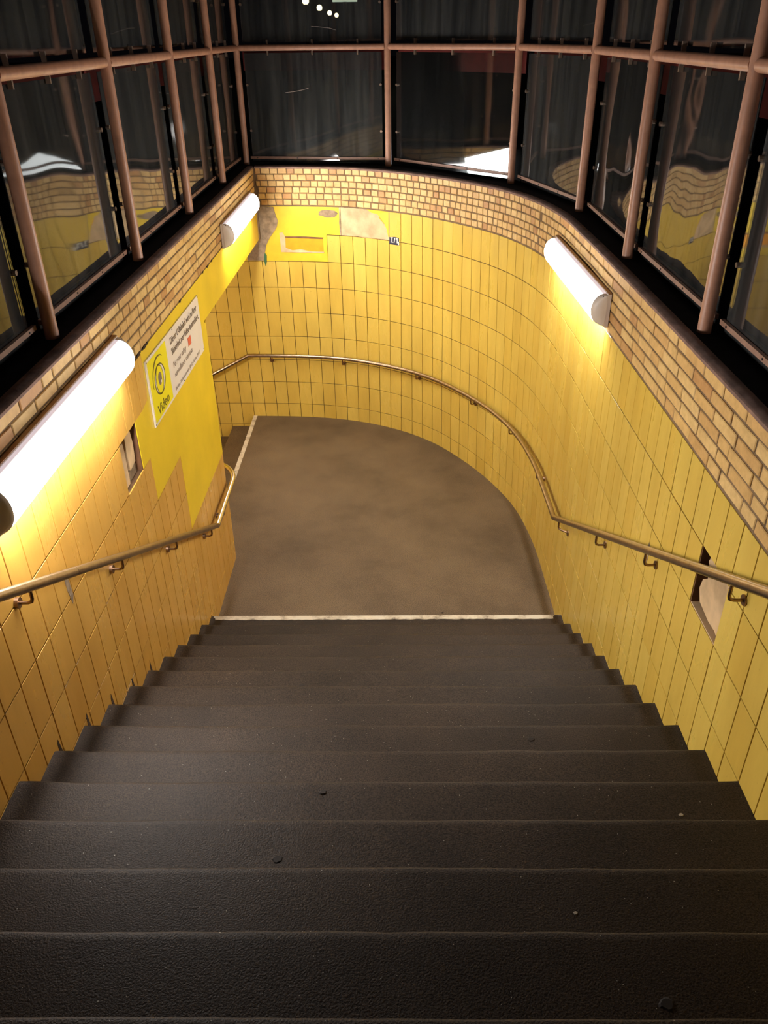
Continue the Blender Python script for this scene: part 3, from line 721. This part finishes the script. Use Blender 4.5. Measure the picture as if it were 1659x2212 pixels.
# ================================================================= GLAZED ENCLOSURE
LP = [(-1.690, y) for y in (-4.64, -3.08, -1.517, .038, 1.60, 3.12)]
CORN = (-1.66, 4.45)
BP = [(-.048, 4.201), (1.146, 2.959)]
RP = [(1.520, y) for y in (1.52, -.03, -1.518, -3.05, -4.6)]
posts = LP + [CORN] + BP + RP
ZX = 4.285; ZTOP = 5.55
names_ = ['left row, behind the viewer’s left shoulder, first', 'left row, second', 'left row beside the near lamp', 'left row above the video sign', 'left row before the yellow beam', 'left row, last before the corner', 'maroon corner post where left and back glazing meet',
          'centre of the back glazing', 'back glazing, right of the bright white glow', 'first on the right side after the curve', 'right side above the right lamp', 'right side, thick and near', 'right side, out past the frame', 'right side, last']
plab = ['brown steel post of the left glazing, nearest the top of the stairs', 'brown steel post of the left glazing, second from the top of the stairs',
        'brown steel post of the left glazing standing over the large near lamp', 'brown steel post of the left glazing standing over the video sign',
        'brown steel post of the left glazing over the near end of the beam', 'brown steel post of the left glazing over the small far lamp',
        'dark maroon corner post where left and back glazing meet', 'brown steel post in the middle of the back glazing',
        'brown steel post just right of the bright white glow', 'brown steel post of the right glazing nearest the back curve',
        'brown steel post of the right glazing over the right lamp', 'thick brown steel post of the right glazing before the warped pane',
        'brown steel post of the right glazing, second from the top of the stairs', 'brown steel post of the right glazing, nearest the top of the stairs']
pm = MB().tube([(0, 0, 3.142), (0, 0, ZTOP)], .034, 20).build('steel_post', M_post, None, True)
for i, (x, y) in enumerate(posts):
    o = pm if i == 0 else pm.copy()
    if i: C.objects.link(o)
    o.location = (x, y, 0); tag(o, plab[i], 'post', 'enclosure posts')
bays = list(zip(posts[:-1], posts[1:]))
blab = ['left glazing, first bay from the stair top', 'left glazing, second bay from the stair top', 'left glazing over the near lamp', 'left glazing over the video sign', 'left glazing between sign and far lamp', 'left glazing, last bay before the corner',
        'back glazing, between the corner post and the middle post', 'back glazing, above the bright white glow', 'angled back glazing, right of the glow', 'right glazing, nearest the curve', 'right glazing over the right lamp and missing stretch', 'right glazing, second bay from the stair top', 'right glazing, first bay from the stair top']
pan = ['first from the stair top on the left side', 'second from the stair top on the left side', 'over the large near lamp', 'over the video sign', 'between video sign and far lamp', 'last before the maroon corner post',
       'hazy, between corner post and middle back post', 'clearer and black, with the white glow behind it', 'angled, right of the white glow', 'over the start of the right curve', 'strongly warped, over the right lamp', 'second from the stair top on the right side', 'first from the stair top on the right side']
def inward(a, c):
    d = (Vector(c) - Vector(a)).normalized(); n_ = Vector((d.y, -d.x)); return d, n_      # travel left->back->right: inside on the right hand
for i, (a, c) in enumerate(bays):
    a3, c3 = Vector((a[0], a[1], ZX)), Vector((c[0], c[1], ZX)); d, n_ = inward(a, c); L = (Vector(c) - Vector(a)).length
    ang = math.atan2(d.y, d.x)
    # crossbar
    mb = MB().tube([(.032, 0, 0), (L - .032, 0, 0)], .029, 18)
    cbar = mb.build('crossbar', M_post, None, True); cbar.location = a3; cbar.rotation_euler = (0, 0, ang)
    tag(cbar, 'brown horizontal crossbar of the ' + blab[i], 'crossbar', 'enclosure crossbars')
    hb = MB().tube([(.045, 0, 0), (L - .045, 0, 0)], .034, 12).build('top_rail', M_post, None, True); hb.location = (a[0], a[1], ZTOP); hb.rotation_euler = (0, 0, ang)
    tag(hb, 'brown top rail of the ' + blab[i], 'rail', 'enclosure top rails')
    # maroon board behind the pane
    fb = MB().box((.02, .14, -.215), (L - .02, .155, -.035)).build('fascia_board', M_fascia); fb.location = a3; fb.rotation_euler = (0, 0, ang)
    tag(fb, 'dark maroon board under the crossbar, ' + blab[i], 'board', 'maroon boards')
    for tier in (0, 1):
        z0_, z1_ = ((3.160, 4.235) if tier == 0 else (4.335, 5.47))
        gp = empty('glass_panel', (a[0], a[1], z0_), ang)
        tag(gp, ('lower acrylic pane ' if tier == 0 else 'upper acrylic pane ') + pan[i], 'window pane', 'lower enclosure panes' if tier == 0 else 'upper enclosure panes')
        yo = .075; H_ = z1_ - z0_; x0, x1 = .055, L - .075
        nx, nz = 24, 18; amp = .0045 if (i == 10 and tier == 0) else (.004 if i == 9 else .0015); ph = i * 1.7
        def gs(u, v, o, x0=x0, x1=x1, H_=H_, amp=amp, ph=ph):
            k = math.sin(math.pi * u) * math.sin(math.pi * v)
            return (x0 + (x1 - x0) * u, yo + o + amp * k * math.sin(3.1 * u * math.pi + ph) * (.6 + .6 * math.cos(2.3 * v * math.pi + ph)), H_ * v)
        mt_ = M_glassc if (i == 7 and tier == 0) else (M_glassw if (i in (9, 10) and tier == 0) else M_glass)
        MB().grid([k / nx for k in range(nx + 1)], [k / nz for k in range(nz + 1)], gs, 0, .005).build('pane', mt_, gp, True)
        if tier == 0:
            cbm = MB().box((.036, yo - .022, .035), (L - .036, yo - .002, .060)).build('clamp_bar', M_clamp, gp)
            for q in range(4):
                x = .12 + (L - .24) * q / 3; MB().tube([(x, yo - .026, .047), (x, yo - .018, .047)], .006, 8).build('bolt', M_bolt, cbm)
        for q in range(3):
            x = L * (.2 + .3 * q)
            zz = H_ if tier == 0 else 0; s2 = 1 if tier == 0 else -1
            MB().box((x - .007, yo - .028, zz - .022 if s2 > 0 else zz - .035), (x + .007, yo - .004, zz + .035 if s2 > 0 else zz + .022)).build('clip', M_clip, gp)
        for x in (x0 + .012, x1 - .012):
            for zf in (.30, .72):
                cl = MB().tube([(x, yo - .016, H_ * zf), (x, yo + .008, H_ * zf)], .013, 8).build('edge_clip', M_clip, gp)
        if i == 6:
            pts_ = [(.30, .65), (.36, .66), (.42, .675), (.46, .69)] if tier == 0 else [(.50, .12), (.56, .115), (.62, .105), (.66, .09)]
            b = MB(); b.tube([(L * u, yo - .003, H_ * v) for u, v in pts_], .0022, 6); b.build('scratch', M_scratch, gp)

# ================================================================= BEYOND THE GLASS
gl = MB().prism([(.59, 5.40), (.57, 5.86), (.74, 6.10), (.96, 6.50), (1.30, 7.0), (1.74, 7.62), (1.60, 6.4), (1.345, 4.62), (1.20, 4.80), (.967, 5.10)], lambda u, v, o: (u, v, ZG + o), .0, .02).build('ground_glow', emit('white_glow', (1, 1, .98), 6))  # slab glows by itself, standing in for brightly lit paving
tag(gl, 'blinding white glowing slab in place of lit ground behind the back glazing', 'glow patch')
def street_lamp(x, y, zb, r, label):
    root = empty('street_lamp', (x, y, ZG)); tag(root, label, 'street lamp', 'street lamps in the distance')
    h = zb - ZG
    MB().tube([(0, 0, 0), (0, 0, h - r * .8)], .05, 10).build('pole', M_bolt, root, True)
    V = []; n, m2 = 14, 8
    for i in range(m2 + 1):
        a_ = math.pi * i / m2
        for j in range(n): V.append((r * math.sin(a_) * math.cos(2 * math.pi * j / n), r * math.sin(a_) * math.sin(2 * math.pi * j / n), h + r * math.cos(a_)))
    Fs = [(i * n + j, i * n + (j + 1) % n, (i + 1) * n + (j + 1) % n, (i + 1) * n + j) for i in range(m2) for j in range(n)]
    MB().add(V, Fs).build('globe', M_lampglobe, root, True)
M_lampglobe = emit('warm_globe', (1, .80, .42), 14)
SL = 'globe street lamp seen through the upper back pane, '
# direction rays of the four lamps: distance d along y, x = -k d
def place(u, v, d):
    k = Vector(R_[0]) * ((u - 829.5) / 1714.92) + Vector(R_[1]) * ((v - 1106) / 1714.92) + Vector(R_[2])
    t = (d + 5.316) / k.y; return (k.x * t, -5.316 + k.y * t, 4.425 + k.z * t)
LPOS = [place(660, 2, 22), place(690, 17, 28), place(712, 28, 34), place(727, 33, 40)]
for (x, y, z), q in zip(LPOS, ('largest and leftmost of the four', 'second from the left', 'third from the left', 'smallest and rightmost of the four')):
    street_lamp(x, y, z, .10, SL + q)
x, y, z = place(745, 4, 24)
ls = empty('lit_sign', (x, y, ZG)); tag(ls, 'pale lit sign box cut off by the top of the photo', 'sign')
MB().box((-.38, -.1, z - ZG), (.38, .1, z - ZG + .5)).build('sign_box', emit('pale_sign_glow', (.9, 1, .75), 2.2), ls)
MB().tube([(0, 0, 0), (0, 0, z - ZG)], .06, 10).build('pole', M_bolt, ls)

# ================================================================= LITTER
M_gum = plain('dark_gum', (.018, .013, .010), .8, var=.2); M_gum2 = plain('pale_gum', (.42, .36, .28), .7)
def gum(x, k, back, r, mat, label, cat='gum'):
    y = -k * RUN - back if k >= 0 else back; z = RZ + k * RISE if k >= 0 else 0
    pts_ = blob(0, 0, r, r * .8, 12, seed=int(x * 1000) % 97, jit=.18)
    V = [(u, v, 0) for u, v in pts_] + [(u * .75, v * .75, .003) for u, v in pts_]; n = 12
    o = MB().add(V, [tuple(range(n)), tuple(range(n, 2 * n))] + [(i, (i + 1) % n, n + (i + 1) % n, n + i) for i in range(n)]).build('gum_spot', mat)
    o.location = (x, y, z); tag(o, label, cat, 'trodden gum spots')
gum(-.58, 5, .14, .018, M_gum, 'small dark gum spot on a lower step, left of the middle')
gum(-.42, 11, .17, .021, M_gum, 'dark gum spot on a middle step, lit by the near lamp')
gum(-.30, 10, .06, .016, M_gum, 'dark gum spot near a step edge left of the middle')
gum(.66, 8, .10, .018, M_gum, 'dark gum spot on a middle step to the right')
gum(.90, 7, .20, .016, M_gum, 'brown gum spot close to the right wall')
gum(1.12, 10, .17, .010, M_gum2, 'pale round gum spot near the right wall')
gum(.55, 12, .16, .008, M_gum2, 'small white gum spot on a step right of the middle')
gum(.70, 13, .2, .022, M_gum, 'large dark gum spot on a dark near step to the right')
gum(.42, -1, .25, .012, M_gum, 'small dark gum spot on the landing by the white edge')
